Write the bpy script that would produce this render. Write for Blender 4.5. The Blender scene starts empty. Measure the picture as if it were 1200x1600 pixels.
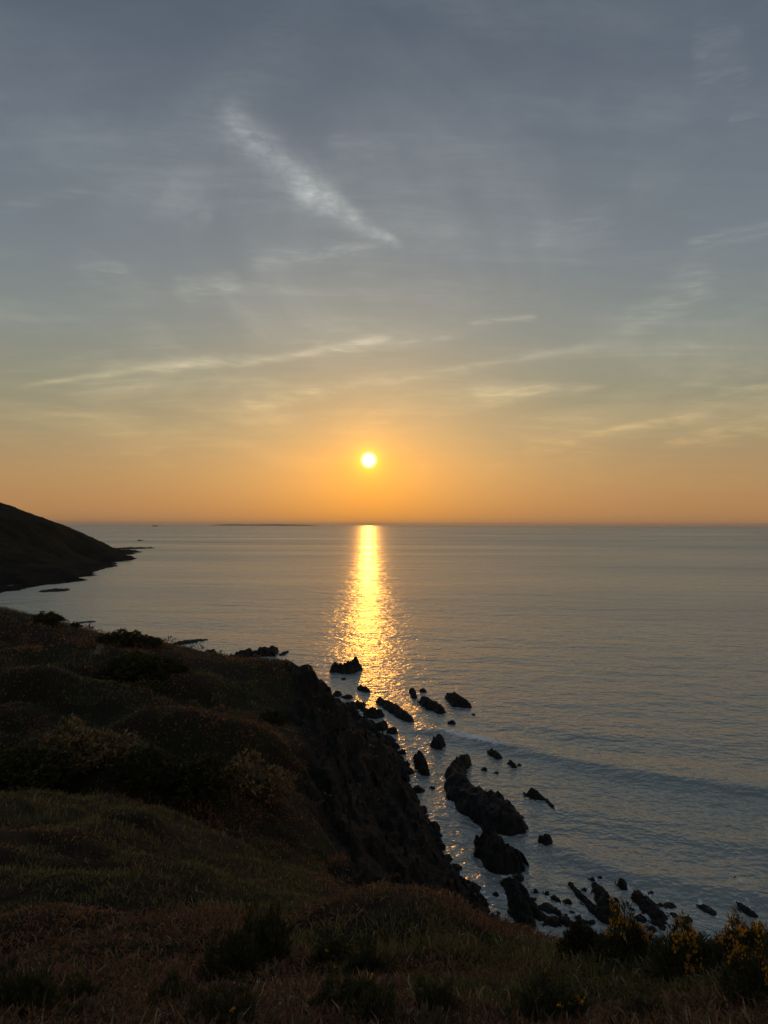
import bpy, bmesh, math, random
import numpy as np
from mathutils import Vector, Matrix, Euler

random.seed(7)
RNG = np.random.default_rng(11)
SC = bpy.context.scene
COL = SC.collection
R = math.radians

# ------------------------------------------------------------------ camera
EYE = 45.0                                   # metres above the sea
PITCH, ROLL = 0.95, 0.19
FPX = 1209.0                                 # focal length in 1200x1600 photo pixels
cam = bpy.data.cameras.new("camera")
cam.sensor_fit = 'VERTICAL'
cam.sensor_height = 32.0
cam.lens = 32.0 * FPX / 1600.0
cam.clip_start = 0.1
cam.clip_end = 200000
camo = bpy.data.objects.new("camera", cam)
COL.objects.link(camo)
camo.location = (0, 0, EYE)
camo.rotation_euler = (Matrix.Rotation(R(90 + PITCH), 3, 'X') @ Matrix.Rotation(R(ROLL), 3, 'Z')).to_euler()
SC.camera = camo
CAMROT = np.array(camo.rotation_euler.to_matrix())

# ------------------------------------------------------------------ colour and exposure
SC.view_settings.view_transform = 'Standard'
SC.view_settings.look = 'None'
SC.view_settings.gamma = 1.0
SC.view_settings.use_curve_mapping = False
SC.view_settings.exposure = 0.0
SC.render.engine = 'CYCLES'
SC.cycles.use_denoising = True
SC.cycles.sample_clamp_indirect = 4.0
SC.cycles.sample_clamp_direct = 0.0
SC.cycles.max_bounces = 5
SC.cycles.diffuse_bounces = 2
SC.cycles.glossy_bounces = 3
SC.cycles.transmission_bounces = 2
SC.cycles.caustics_reflective = False

def lin(r, g, b):
    f = lambda c: (c / 255 / 12.92) if c / 255 <= 0.04045 else ((c / 255 + 0.055) / 1.055) ** 2.4
    return (f(r), f(g), f(b))

# ------------------------------------------------------------------ sun
SUN_AZ, SUN_EL = R(-1.14), R(4.78)           # azimuth from +Y towards +X
SUN_DIR = Vector((math.sin(SUN_AZ) * math.cos(SUN_EL), math.cos(SUN_AZ) * math.cos(SUN_EL), math.sin(SUN_EL)))
sl = bpy.data.lights.new("sun", 'SUN')
sl.energy = 0.075
sl.angle = R(0.6)
sl.color = (1.0, 0.40, 0.055)
so = bpy.data.objects.new("sun", sl)
COL.objects.link(so)
so.rotation_euler = SUN_DIR.to_track_quat('Z', 'Y').to_euler()

# ------------------------------------------------------------------ world: hazy evening sky with cirrus
world = bpy.data.worlds.new("World")
SC.world = world
world.use_nodes = True
class NT:
    """small helper round a node tree"""
    def __init__(s, tree):
        s.t = tree; s.n = tree.nodes; s.l = tree.links
    def new(s, kind, **kw):
        n = s.n.new(kind)
        for k, v in kw.items(): setattr(n, k, v)
        return n
    def put(s, sock, v):
        if hasattr(v, 'node'): s.l.new(v, sock)
        elif isinstance(v, (tuple, list)) and sock.type == 'RGBA' and len(v) == 3: sock.default_value = (*v, 1)
        else: sock.default_value = v
    def m(s, op, a, b=0.0, c=0.0, clamp=False):
        n = s.n.new('ShaderNodeMath'); n.operation = op; n.use_clamp = clamp
        s.put(n.inputs[0], a); s.put(n.inputs[1], b); s.put(n.inputs[2], c)
        return n.outputs[0]
    def vm(s, op, a, b=(0, 0, 0), out=0):
        n = s.n.new('ShaderNodeVectorMath'); n.operation = op
        s.put(n.inputs[0], a); s.put(n.inputs[1], b)
        return n.outputs[out]
    def scale(s, a, f):
        n = s.n.new('ShaderNodeVectorMath'); n.operation = 'SCALE'
        s.put(n.inputs[0], a); s.put(n.inputs['Scale'], f)
        return n.outputs[0]
    def comb(s, x, y, z):
        n = s.n.new('ShaderNodeCombineXYZ')
        for i, v in enumerate((x, y, z)): s.put(n.inputs[i], v)
        return n.outputs[0]
    def sep(s, v):
        n = s.n.new('ShaderNodeSeparateXYZ'); s.put(n.inputs[0], v); return n.outputs
    def noise(s, v, scale, detail=4.0, rough=0.5, dist=0.0):
        n = s.n.new('ShaderNodeTexNoise'); s.put(n.inputs['Vector'], v)
        n.inputs['Scale'].default_value = scale; n.inputs['Detail'].default_value = detail
        n.inputs['Roughness'].default_value = rough; n.inputs['Distortion'].default_value = dist
        return n.outputs['Fac']
    def ramp(s, fac, stops, mode='EASE'):
        n = s.n.new('ShaderNodeValToRGB'); s.put(n.inputs[0], fac)
        cr = n.color_ramp; cr.interpolation = mode
        while len(cr.elements) < len(stops): cr.elements.new(0.5)
        for e, (p, c) in zip(cr.elements, stops):
            e.position = p; e.color = (*c, 1)
        return n.outputs[0]
    def mix(s, f, a, b):
        n = s.n.new('ShaderNodeMix'); n.data_type = 'RGBA'
        s.put(n.inputs[0], f); s.put(n.inputs[6], a); s.put(n.inputs[7], b)
        return n.outputs[2]
    def sstep(s, v, lo, hi):
        n = s.n.new('ShaderNodeMapRange'); n.interpolation_type = 'SMOOTHSTEP'
        s.put(n.inputs[0], v); n.inputs[1].default_value = lo; n.inputs[2].default_value = hi
        n.inputs[3].default_value = 0; n.inputs[4].default_value = 1
        return n.outputs[0]

def build_world():
    w = NT(world.node_tree); w.n.clear()
    out = w.new('ShaderNodeOutputWorld')
    d = w.new('ShaderNodeTexCoord').outputs['Generated']
    d = w.vm('NORMALIZE', d)
    x, y, z = w.sep(d)
    el = w.m('MULTIPLY', w.m('ARCSINE', z), 180 / math.pi)          # degrees
    az = w.m('MULTIPLY', w.m('ARCTAN2', x, y), 180 / math.pi)
    sky = w.new('ShaderNodeTexSky', sky_type='NISHITA', sun_disc=False)
    sky.sun_elevation = SUN_EL; sky.sun_rotation = SUN_AZ
    sky.air_density = 1.0; sky.dust_density = 4.0; sky.ozone_density = 1.5; sky.altitude = 45
    nish = w.scale(sky.outputs[0], 0.05)
    # thin cirrostratus veil over the clear sky
    t = w.m('DIVIDE', w.m('MAXIMUM', el, 0.0), 90.0, clamp=True)
    veil = w.ramp(t, [(0.0, lin(178, 131, 90)), (1.2 / 90, lin(185, 138, 92)), (3.5 / 90, lin(178, 144, 102)), (6.5 / 90, lin(160, 147, 116)),
                      (9.5 / 90, lin(142, 143, 124)), (14 / 90, lin(131, 140, 138)), (19 / 90, lin(119, 130, 138)),
                      (27 / 90, lin(101, 112, 125)), (35 / 90, lin(82, 95, 110)), (60 / 90, lin(85, 97, 113)), (1.0, lin(85, 97, 113))], 'LINEAR')
    base = w.mix(0.88, nish, veil)
    # forward-scattered light round the sun
    th = w.m('MULTIPLY', w.m('ARCCOSINE', w.m('MINIMUM', w.vm('DOT_PRODUCT', d, tuple(SUN_DIR), out=1), 1.0)), 180 / math.pi)
    def expo(k, p=1.0):
        return w.m('EXPONENT', w.m('MULTIPLY', w.m('POWER', w.m('DIVIDE', th, k), p), -1.0))
    lowk = w.m('EXPONENT', w.m('MULTIPLY', w.m('MAXIMUM', w.m('SUBTRACT', el, 4.5), 0.0), -0.18))
    glow = w.scale(w.comb(0.66, 0.155, -0.075), w.m('MULTIPLY', expo(4.4), lowk))
    glow = w.vm('ADD', glow, w.scale(w.comb(0.11, 0.022, -0.02), w.m('MULTIPLY', expo(12.0), lowk)))
    glow = w.vm('ADD', glow, w.scale(w.comb(1.2, 0.62, 0.02), expo(0.75, 1.2)))
    base = w.vm('ADD', base, glow)
    # smoky band low on the horizon, away from it towards the sun
    # cirrus
    c0 = w.comb(az, el, 0.0)
    wob = w.new('ShaderNodeTexNoise'); w.put(wob.inputs['Vector'], w.vm('MULTIPLY', c0, (0.10, 0.22, 1)))
    wob.inputs['Scale'].default_value = 1.6; wob.inputs['Detail'].default_value = 6; wob.inputs['Roughness'].default_value = 0.6
    wv = w.vm('SUBTRACT', wob.outputs['Color'], (0.5, 0.5, 0.5))
    fine = w.noise(w.vm('MULTIPLY', c0, (0.16, 0.9, 1)), 2.6, 7, 0.62, 0.4)
    fine = w.sstep(fine, 0.36, 0.70)
    fil = w.noise(w.vm('MULTIPLY', w.vm('ADD', c0, w.scale(wv, 0.9)), (0.34, 2.3, 1)), 1.3, 7, 0.58, 0.3)
    fil = w.sstep(fil, 0.30, 0.68)
    mott = w.noise(w.vm('MULTIPLY', c0, (0.5, 0.75, 1)), 1.1, 6, 0.66)
    mott = w.m('MULTIPLY', w.sstep(mott, 0.30, 0.62), w.m('MULTIPLY_ADD', fil, 0.55, 0.45))
    fine = w.m('MULTIPLY', fine, w.m('MULTIPLY_ADD', fil, 0.5, 0.6))
    def ae(px, py):
        v = CAMROT @ np.array([(px - 600) / FPX, -(py - 800) / FPX, -1.0]); v /= np.linalg.norm(v)
        return math.degrees(math.atan2(v[0], v[1])), math.degrees(math.asin(v[2]))
    pcache = {}
    dens = {0: [], 1: [], 2: []}
    #      x0   y0   x1   y1  w0  w1  strength wobble
    for (x0, y0, x1, y1, w0, w1, st, wb, kind) in [
        (352, 190, 520, 320, 28, 24, 0.62, 1.3, 0), (470, 290, 622, 384, 20, 6, 0.60, 0.8, 0),
        (395, 408, 590, 385, 14, 12, 0.32, 1.0, 1), (280, 462, 370, 438, 20, 14, 0.28, 1.2, 1),
        (50, 600, 330, 562, 3, 7, 0.44, 0.35, 2), (240, 575, 420, 556, 12, 5, 0.34, 0.4, 1), (375, 568, 610, 528, 4, 9, 0.50, 0.4, 2), (500, 552, 715, 522, 12, 6, 0.34, 0.4, 1), (150, 330, 480, 20, 60, 45, 0.11, 1.4, 2), (640, 240, 860, 120, 40, 30, 0.07, 1.4, 2),
        (370, 636, 520, 606, 16, 10, 0.36, 0.6, 1), (480, 612, 680, 588, 9, 6, 0.26, 0.5, 1), (690, 578, 960, 534, 6, 6, 0.25, 0.4, 1),
        (745, 618, 930, 602, 17, 6, 0.48, 0.7, 1), (735, 506, 835, 494, 6, 5, 0.36, 0.4, 1),
        (820, 700, 900, 690, 16, 8, 0.22, 0.6, 1), (915, 680, 1108, 648, 4, 8, 0.50, 0.35, 1), (1035, 696, 1215, 660, 7, 18, 0.34, 0.8, 1),
        (1125, 612, 1215, 604, 6, 6, 0.35, 0.4, 1), (975, 520, 1110, 430, 18, 30, 0.26, 1.5, 1), (1075, 382, 1215, 360, 10, 10, 0.24, 0.9, 1),
        (1085, 72, 1165, 60, 22, 18, 0.15, 1.5, 1), (1080, 122, 1175, 116, 18, 14, 0.15, 1.5, 1), (1140, 190, 1190, 185, 12, 10, 0.15, 1.0, 1),
        (250, 300, 330, 345, 30, 22, 0.18, 1.5, 0), (565, 660, 612, 660, 2.5, 2.5, 0.22, 0.05, 1), (0, 318, 130, 300, 12, 10, 0.12, 1.0, 1),
        (120, 420, 200, 432, 12, 10, 0.16, 1.0, 1), (830, 380, 960, 330, 18, 22, 0.14, 1.4, 1), (520, 225, 620, 225, 18, 18, 0.10, 1.0, 1),
        ]:
        a0, e0 = ae(x0, y0); a1, e1 = ae(x1, y1)
        L = math.hypot(a1 - a0, e1 - e0); ux, uy = (a1 - a0) / L, (e1 - e0) / L
        k = 57.3 / FPX
        wb = min((0.4, 0.8, 1.4), key=lambda v: abs(v - wb)) if wb > 0.2 else 0.05
        if wb not in pcache: pcache[wb] = w.vm('ADD', c0, w.scale(wv, wb * 1.6))
        p = pcache[wb]
        q = w.vm('SUBTRACT', p, (a0, e0, 0))
        s = w.vm('DOT_PRODUCT', q, (ux / L, uy / L, 0), out=1)
        n = w.vm('DOT_PRODUCT', q, (-uy, ux, 0), out=1)
        wd = w.m('MULTIPLY_ADD', w.m('MINIMUM', w.m('MAXIMUM', s, 0.0), 1.0), (w1 - w0) * k, w0 * k)
        r = w.m('DIVIDE', n, wd)
        across = w.m('EXPONENT', w.m('MULTIPLY', w.m('MULTIPLY', r, r), -1.0))
        along = w.m('MULTIPLY', w.sstep(s, -0.12, 0.14), w.m('SUBTRACT', 1.0, w.sstep(s, 0.86, 1.12)))
        tex = mott if kind == 0 else fine
        tx = w.m('MULTIPLY_ADD', tex, (0.70, 0.85, 0.55)[kind], (0.30, 0.2, 0.5)[kind])
        dn = w.m('MULTIPLY', w.m('MULTIPLY', across, along), w.m('MULTIPLY', tx, st * 1.25))
        ym = 0.5 * (y0 + y1)
        for band, lo, hi in ((0, -200, 290), (1, 200, 475), (2, 425, 2000)):
            if min(y0, y1) < hi - 10 and max(y0, y1) > lo + 10: dens[band].append(dn)
    # wide thin sheets everywhere, on a cloud deck seen in perspective
    zz = w.m('MAXIMUM', w.m('ADD', z, 0.10), 0.06)
    deck = w.comb(w.m('DIVIDE', x, zz), w.m('DIVIDE', y, zz), 0.0)
    big = w.sstep(w.noise(w.vm('MULTIPLY', deck, (0.75, 0.5, 1)), 1.5, 7, 0.58, 0.6), 0.42, 0.72)
    thin = w.sstep(w.noise(w.vm('MULTIPLY', deck, (0.5, 1.6, 1)), 2.4, 8, 0.65, 0.3), 0.45, 0.75)
    sheet = w.m('MULTIPLY', w.m('MULTIPLY_ADD', big, 0.27, w.m('MULTIPLY', w.m('MULTIPLY', thin, w.m('MULTIPLY_ADD', big, 0.8, 0.3)), 0.40)), w.sstep(el, 1.0, 9.0))
    lit = w.ramp(t, [(0.0, lin(150, 100, 45)), (5 / 90, lin(160, 120, 62)), (9 / 90, lin(150, 128, 88)), (13 / 90, lin(140, 132, 110)), (20 / 90, lin(132, 132, 124)), (40 / 90, lin(110, 112, 112)), (1.0, lin(90, 92, 96))], 'LINEAR')
    disc = w.m('SUBTRACT', 1.0, w.sstep(th, 0.12, 0.72))
    base = w.vm('ADD', base, w.scale(w.comb(7.0, 4.6, 2.6), w.m('POWER', disc, 1.5)))
    def closure(ds):
        tot = sheet
        for q in ds: tot = w.m('ADD', tot, q)
        c = w.vm('MAXIMUM', w.vm('ADD', base, w.scale(lit, tot)), (0, 0, 0))
        g = w.new('ShaderNodeBackground'); w.l.new(c, g.inputs[0]); g.inputs[1].default_value = 1.0
        return g.outputs[0]
    def pick(f, a, b):
        n = w.new('ShaderNodeMixShader'); w.put(n.inputs[0], f); w.l.new(a, n.inputs[1]); w.l.new(b, n.inputs[2]); return n.outputs[0]
    # the named streaks only exist in this quarter of the sky; elsewhere only the thin sheets are evaluated
    upper = pick(w.m('GREATER_THAN', el, ae(600, 245)[1]), closure(dens[1]), closure(dens[0]))
    both = pick(w.m('GREATER_THAN', el, ae(600, 450)[1]), closure(dens[2]), upper)
    here = w.m('MULTIPLY', w.m('LESS_THAN', w.m('ABSOLUTE', az), 45.0), w.m('MULTIPLY', w.m('LESS_THAN', el, 44.0), w.m('GREATER_THAN', el, 2.0)))
    w.l.new(pick(here, closure([]), both), out.inputs[0])
    world.cycles.sampling_method = 'MANUAL'
    world.cycles.sample_map_resolution = 1024
build_world()

# ------------------------------------------------------------------ helpers
def ray(px, py):
    v = CAMROT @ np.array([(px - 600) / FPX, -(py - 800) / FPX, -1.0])
    return v / np.linalg.norm(v)
def at(px, py, dist):
    v = ray(px, py); k = dist / v[1]
    return np.array([v[0] * k, dist, EYE + v[2] * k])
def on_sea(px, py, z=0.0):
    v = ray(px, py); k = (z - EYE) / v[2]
    return np.array([v[0] * k, v[1] * k, z])

def hash3(ix, iy, iz):
    h = (ix.astype(np.int64) * 374761393 + iy.astype(np.int64) * 668265263 + iz.astype(np.int64) * 2147483647) & 0xffffffff
    h = ((h ^ (h >> 13)) * 1274126177) & 0xffffffff
    h = (h ^ (h >> 16)) & 0xffffffff
    h = (h * 2246822519) & 0xffffffff
    h = h ^ (h >> 15)
    return (h & 0xffffff) / float(0xffffff)
def vnoise(x, y, z=0.0):
    x, y, z = np.broadcast_arrays(np.asarray(x, float), np.asarray(y, float), np.asarray(z, float))
    ix, iy, iz = np.floor(x), np.floor(y), np.floor(z)
    fx, fy, fz = x - ix, y - iy, z - iz
    fx = fx * fx * fx * (fx * (fx * 6 - 15) + 10); fy = fy * fy * fy * (fy * (fy * 6 - 15) + 10); fz = fz * fz * (3 - 2 * fz)
    r = 0
    for a in (0, 1):
        for b in (0, 1):
            for c in (0, 1):
                r = r + hash3(ix + a, iy + b, iz + c) * (fx if a else 1 - fx) * (fy if b else 1 - fy) * (fz if c else 1 - fz)
    return r * 2 - 1
def fbm(x, y, z=0.0, oct=4, gain=0.5):
    r, a, f, t = 0, 1.0, 1.0, 0
    for i in range(oct):
        r = r + a * vnoise(np.asarray(x) * f + 17.3 * i, np.asarray(y) * f - 9.1 * i, np.asarray(z) * f + 3.7 * i); t += a; a *= gain; f *= 2.03
    return r / t
def ridged(x, y, z=0.0, oct=4, gain=0.5):
    r, a, f, t = 0, 1.0, 1.0, 0
    for i in range(oct):
        r = r + a * (1 - np.abs(vnoise(np.asarray(x) * f + 31.3 * i, np.asarray(y) * f - 7.7 * i, np.asarray(z) * f))); t += a; a *= gain; f *= 2.07
    return r / t

def tag(o, label=None, cat=None, group=None, kind=None):
    if label: o['label'] = label
    if cat: o['category'] = cat
    if group: o['group'] = group
    if kind: o['kind'] = kind
    return o
def mesh_np(name, verts, faces, smooth=True):
    me = bpy.data.meshes.new(name)
    verts = np.asarray(verts, np.float32); faces = np.asarray(faces, np.int32)
    k = faces.shape[1]
    me.vertices.add(len(verts)); me.vertices.foreach_set('co', verts.ravel())
    me.loops.add(faces.size); me.loops.foreach_set('vertex_index', faces.ravel())
    me.polygons.add(len(faces)); me.polygons.foreach_set('loop_start', np.arange(0, faces.size, k, dtype=np.int32))
    me.polygons.foreach_set('use_smooth', np.full(len(faces), smooth))
    me.update(calc_edges=True); me.validate()
    return me
def link(name, me, mat=None, parent=None):
    o = bpy.data.objects.new(name, me); COL.objects.link(o)
    if mat is not None and not me.materials: me.materials.append(mat)
    if parent is not None: o.parent = parent
    return o
def grid_faces(nr, nc):
    i = np.arange(nr - 1)[:, None] * nc + np.arange(nc - 1)[None, :]
    i = i.ravel()
    return np.stack([i, i + 1, i + nc + 1, i + nc], 1)
def attr(me, name, vals):
    a = me.attributes.new(name, 'FLOAT', 'POINT'); a.data.foreach_set('value', np.asarray(vals, np.float32).ravel())
def cattr(me, name, cols):
    a = me.attributes.new(name, 'FLOAT_COLOR', 'POINT')
    c = np.ones((len(cols), 4), np.float32); c[:, :3] = cols
    a.data.foreach_set('color', c.ravel())

def material(name):
    m = bpy.data.materials.new(name); m.use_nodes = True
    t = NT(m.node_tree); t.n.clear()
    o = t.new('ShaderNodeOutputMaterial'); b = t.new('ShaderNodeBsdfPrincipled')
    t.l.new(b.outputs[0], o.inputs[0])
    return m, t, b

# ------------------------------------------------------------------ the shape of the land
class TPS:
    def __init__(s, pts, smooth=0.0):
        p = np.array(pts, float); s.c = p[:, :2] / 100.0; n = len(p)
        K = s.k(s.c[:, None, :] - s.c[None, :, :]) + smooth * np.eye(n)
        P = np.c_[np.ones(n), s.c]
        A = np.block([[K, P], [P.T, np.zeros((3, 3))]])
        s.w = np.linalg.solve(A, np.r_[p[:, 2], 0, 0, 0])
    def k(s, d):
        r = np.sqrt((d ** 2).sum(-1)); return r                      # biharmonic-like, no overshoot
    def __call__(s, x, y):
        x = np.asarray(x, float); sh = x.shape
        q = np.stack([x.ravel(), np.asarray(y, float).ravel()], 1) / 100.0
        o = np.empty(len(q))
        for i in range(0, len(q), 40000):
            b = q[i:i + 40000]
            o[i:i + 40000] = s.k(b[:, None, :] - s.c[None]) @ s.w[:-3] + s.w[-3] + b @ s.w[-2:]
        return o.reshape(sh)

land_pts = [(0, 0, 43.3), (0, -15, 48), (-30, -15, 50), (30, -12, 46), (-15, 0, 44.5), (15, 0, 42.0), (-40, 5, 45), (35, 0, 36), (60, -10, 30)]
for px, py, d in [(-200, 1600, 6.2), (0, 1600, 6.0), (300, 1600, 6.0), (600, 1600, 6.0), (900, 1600, 6.0), (1200, 1600, 6.0), (1400, 1600, 6.0),
                  (1400, 1452, 12), (1200, 1482, 12.5), (1050, 1494, 13.5), (900, 1494, 16), (740, 1464, 23), (600, 1420, 33), (450, 1380, 39), (300, 1322, 45), (200, 1278, 48), (0, 1252, 52), (-300, 1215, 55),
                  (600, 1500, 15), (300, 1480, 18), (0, 1470, 19), (0, 1350, 32), (250, 1390, 32), (450, 1450, 23), (-300, 1400, 25),
                  # second slope
                  (-300, 1200, 72), (0, 1222, 66), (200, 1215, 68), (0, 1150, 84), (200, 1140, 85), (400, 1185, 86), (300, 1270, 70), (430, 1290, 70),
                  (100, 1060, 105), (250, 1080, 105), (380, 1100, 108), (478, 1235, 85), (440, 1120, 108), (-300, 1060, 100),
                  (-300, 905, 130), (-100, 930, 130), (0, 950, 130), (75, 968, 130), (155, 990, 130), (230, 996, 131), (300, 1014, 131), (380, 1031, 131), (455, 1033, 129), (495, 1052, 131), (519, 1078, 132)]:
    land_pts.append(tuple(at(px, py, d)))
# cliff face and waterline
for px, py in [(745, 1395), (700, 1330), (660, 1250), (640, 1200), (622, 1165), (598, 1132), (560, 1104), (528, 1088)]:
    p = on_sea(px, py); land_pts.append((p[0] - 0.6, p[1], 0.3)); land_pts.append((p[0] + 3.5, p[1] + 0.5, -3.5))
for p in [(4.5, 88, 6), (2, 75, 10.5), (-2, 66, 14), (1, 108, 6.5), (-3, 122, 9), (-4, 140, 4.5), (-9, 158, 4), (-14, 175, 3), (1, 56, 15.5), (8, 60, 11), (8.5, 76, 5), (13, 80, 0), (10, 40, 22), (12, 25, 29),
          (17, 82, -0.6), (25, 76, -1), (30, 60, 4), (22, 40, 14), (22, 22, 26), (40, 50, 0), (60, 30, 3), (90, 0, 2), (26, 92, -4), (60, 60, -4), (100, 30, -4), (16, 100, -4),
          (-22, 150, 14), (-40, 150, 17), (-70, 155, 22), (-110, 155, 28), (-20, 180, 5), (-20, 215, -3), (-45, 190, 6), (-45, 240, -3), (-80, 200, 12), (-80, 262, 0), (-95, 290, -3.5), (-60, 270, -4),
          (-140, 210, 16), (-150, 300, 4), (-160, 350, -3), (-240, 250, 20), (-260, 330, 6), (-270, 370, -3), (-200, 120, 45), (-150, 60, 45), (-90, 30, 42), (60, 150, -6), (60, 250, -6), (0, 260, -6), (0, 340, -6), (-100, 360, -6), (150, 200, -6), (150, 100, -6)]:
    land_pts.append(p)
LAND = TPS(land_pts, 0.0)
EDGE = on_sea(745, 1395)
GX0, GY0, GST = -345.0, -32.0, 1.25
_gx = np.arange(GX0, 300, GST); _gy = np.arange(GY0, 400, GST)
GB = LAND(_gx[None, :] + 0 * _gy[:, None], _gy[:, None] + 0 * _gx[None, :])
def land_base(x, y):
    fx = np.clip((np.asarray(x, float) - GX0) / GST, 0, len(_gx) - 1.001); fy = np.clip((np.asarray(y, float) - GY0) / GST, 0, len(_gy) - 1.001)
    ix, iy = fx.astype(int), fy.astype(int); u, v = fx - ix, fy - iy
    return (GB[iy, ix] * (1 - u) + GB[iy, ix + 1] * u) * (1 - v) + (GB[iy + 1, ix] * (1 - u) + GB[iy + 1, ix + 1] * u) * v
def land(x, y, detail=True):
    """height of the ground and how rocky it is"""
    x = np.asarray(x, float); y = np.asarray(y, float)
    z0 = land_base(x, y); e = 1.5
    gx = (land_base(x + e, y) - land_base(x - e, y)) / (2 * e); gy = (land_base(x, y + e) - land_base(x, y - e)) / (2 * e)
    sl = np.hypot(gx, gy)
    edge = np.interp(y, [40, 52, 68, 84, 105, 128, 150, 200], [14, 4, -3, -8, -12, -16, -22, -40])
    sea_side = np.clip((x - edge + 2.0 + 2.5 * fbm(x * 0.15, y * 0.15, 9, 3)) / 4, 0, 1) * np.clip((y - 42) / 10, 0, 1)
    rock = np.clip((sl - 0.30) / 0.2, 0, 1) * sea_side
    rock = np.maximum(rock, np.clip((4.0 - z0) / 2.5, 0, 1) * np.clip((y - 40) / 20, 0, 1))
    # bedding strikes towards the camera and a little to the right
    s, c = math.sin(R(-17)), math.cos(R(-17))
    u = x * c - y * s * 0 + y * -s * 0.0 + (y * 0.30); v = y
    strat = ridged(u * 0.26 + 0.4 * fbm(x * 0.1, y * 0.1), v * 0.045, z0 * 0.12, 4, 0.55) - 0.62
    crag = ridged(x * 0.12, y * 0.12, 3.1, 4, 0.5) - 0.65
    near = np.clip((np.hypot(x, y) - 3) / 12, 0, 1)
    hum = fbm(x * 0.11, y * 0.11, 0, 4, 0.5) * 1.5 * near + fbm(x * 0.5, y * 0.5, 5, 3, 0.5) * 0.16
    gul = ridged(x * 0.07 + y * 0.02, y * 0.09 + 5, 8.0, 3, 0.5) - 0.7
    zr = z0 + gul * 4.0 * np.clip(z0 / 6, 0, 1)
    stp = 3.4; qq = (zr + 1.6 * fbm(x * 0.12, y * 0.12, 41, 3) + 0.10 * y) / stp; fr = qq - np.floor(qq)
    zr = zr + stp * 0.75 * (np.clip((fr - 0.5) * 3.2 + 0.5, 0, 1) - fr) * np.clip(z0 / 4, 0, 1)
    md = np.clip((y - 56) / 12, 0, 1)
    hum = hum * (1 - 0.75 * np.clip((y - 106) / 16, 0, 1))
    hum = hum + md * (1 - np.clip((y - 102) / 18, 0, 1)) * (np.abs(vnoise(x * 0.115 + 3, y * 0.10, 12)) * 4.2 - 1.0) + (1 - md) * np.clip((y - 11) / 8, 0, 1) * (np.abs(vnoise(x * 0.20, y * 0.17 + 7, 13)) * 1.5 - 0.5) * (x < 2)
    z = z0 + rock * (zr - z0) + rock * (strat * 2.0 + crag * 1.0 + (ridged(u * 0.8, v * 0.12, z0 * 0.5, 3, 0.6) - 0.62) * 1.3) + (1 - rock) * hum
    return z, rock

# ---- ground sheet of the near land (graded: fine underfoot, coarser far off)
NRW, NCL = 420, 440
tt = np.linspace(0, 1, NRW)[:, None]; ss = np.linspace(-1, 1, NCL)[None, :]
YY = 9.0 * np.exp(tt * math.log(405 / 9.0)) - 24 + 0 * ss
XX = ss * (0.66 * (YY + 44)) - 0.10 * (YY + 24)
ZZ, RK = land(XX, YY)
ZZ = np.maximum(ZZ, -4.0)
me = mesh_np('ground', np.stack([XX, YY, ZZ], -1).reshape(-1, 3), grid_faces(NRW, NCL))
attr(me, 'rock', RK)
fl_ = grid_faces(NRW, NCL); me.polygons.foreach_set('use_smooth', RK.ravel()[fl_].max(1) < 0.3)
def near_ground(x, y):
    return float(land(np.array([x]), np.array([y]))[0][0])

m, t, b = material('hillside_turf_and_rock')
pos = t.new('ShaderNodeNewGeometry').outputs['Position']
ra = t.new('ShaderNodeAttribute', attribute_name='rock').outputs['Fac']
n1 = t.noise(pos, 0.09, 5, 0.6); n2 = t.noise(pos, 1.7, 6, 0.65); n3 = t.noise(pos, 14.0, 4, 0.7)
turf = t.mix(t.sstep(n1, 0.42, 0.6), (0.026, 0.015, 0.008), (0.020, 0.021, 0.008))
turf = t.mix(t.sstep(n2, 0.45, 0.7), turf, (0.036, 0.025, 0.011))
turf = t.mix(t.m('MULTIPLY', t.sstep(n3, 0.5, 0.8), 0.6), turf, (0.018, 0.016, 0.008))
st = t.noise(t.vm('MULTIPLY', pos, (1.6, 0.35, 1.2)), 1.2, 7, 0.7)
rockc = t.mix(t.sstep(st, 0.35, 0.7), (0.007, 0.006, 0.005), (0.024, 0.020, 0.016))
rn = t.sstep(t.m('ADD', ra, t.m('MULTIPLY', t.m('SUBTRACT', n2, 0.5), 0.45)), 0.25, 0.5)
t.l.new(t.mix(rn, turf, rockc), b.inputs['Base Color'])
b.inputs['Roughness'].default_value = 0.9; b.inputs['Specular IOR Level'].default_value = 0.15
bp = t.new('ShaderNodeBump'); bp.inputs['Strength'].default_value = 0.9; bp.inputs['Distance'].default_value = 0.25
t.l.new(t.m('ADD', n2, t.m('ADD', t.m('MULTIPLY', n3, 0.35), st)), bp.inputs['Height']); t.l.new(bp.outputs[0], b.inputs['Normal'])
M_LAND = m
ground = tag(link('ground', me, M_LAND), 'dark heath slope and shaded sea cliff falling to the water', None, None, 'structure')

# ---- rock material (sea rocks)
m, t, b = material('wet_dark_slate')
pos = t.new('ShaderNodeNewGeometry').outputs['Position']
st = t.noise(t.vm('MULTIPLY', pos, (1.8, 0.5, 1.5)), 0.9, 8, 0.7); n2 = t.noise(pos, 5.0, 5, 0.7)
t.l.new(t.mix(t.sstep(st, 0.35, 0.7), (0.008, 0.007, 0.006), (0.032, 0.027, 0.022)), b.inputs['Base Color'])
b.inputs['Roughness'].default_value = 0.7; b.inputs['Specular IOR Level'].default_value = 0.18
bp = t.new('ShaderNodeBump'); bp.inputs['Strength'].default_value = 0.9; bp.inputs['Distance'].default_value = 0.3
t.l.new(t.m('ADD', st, t.m('MULTIPLY', n2, 0.4)), bp.inputs['Height']); t.l.new(bp.outputs[0], b.inputs['Normal'])
M_ROCK = m

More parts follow.
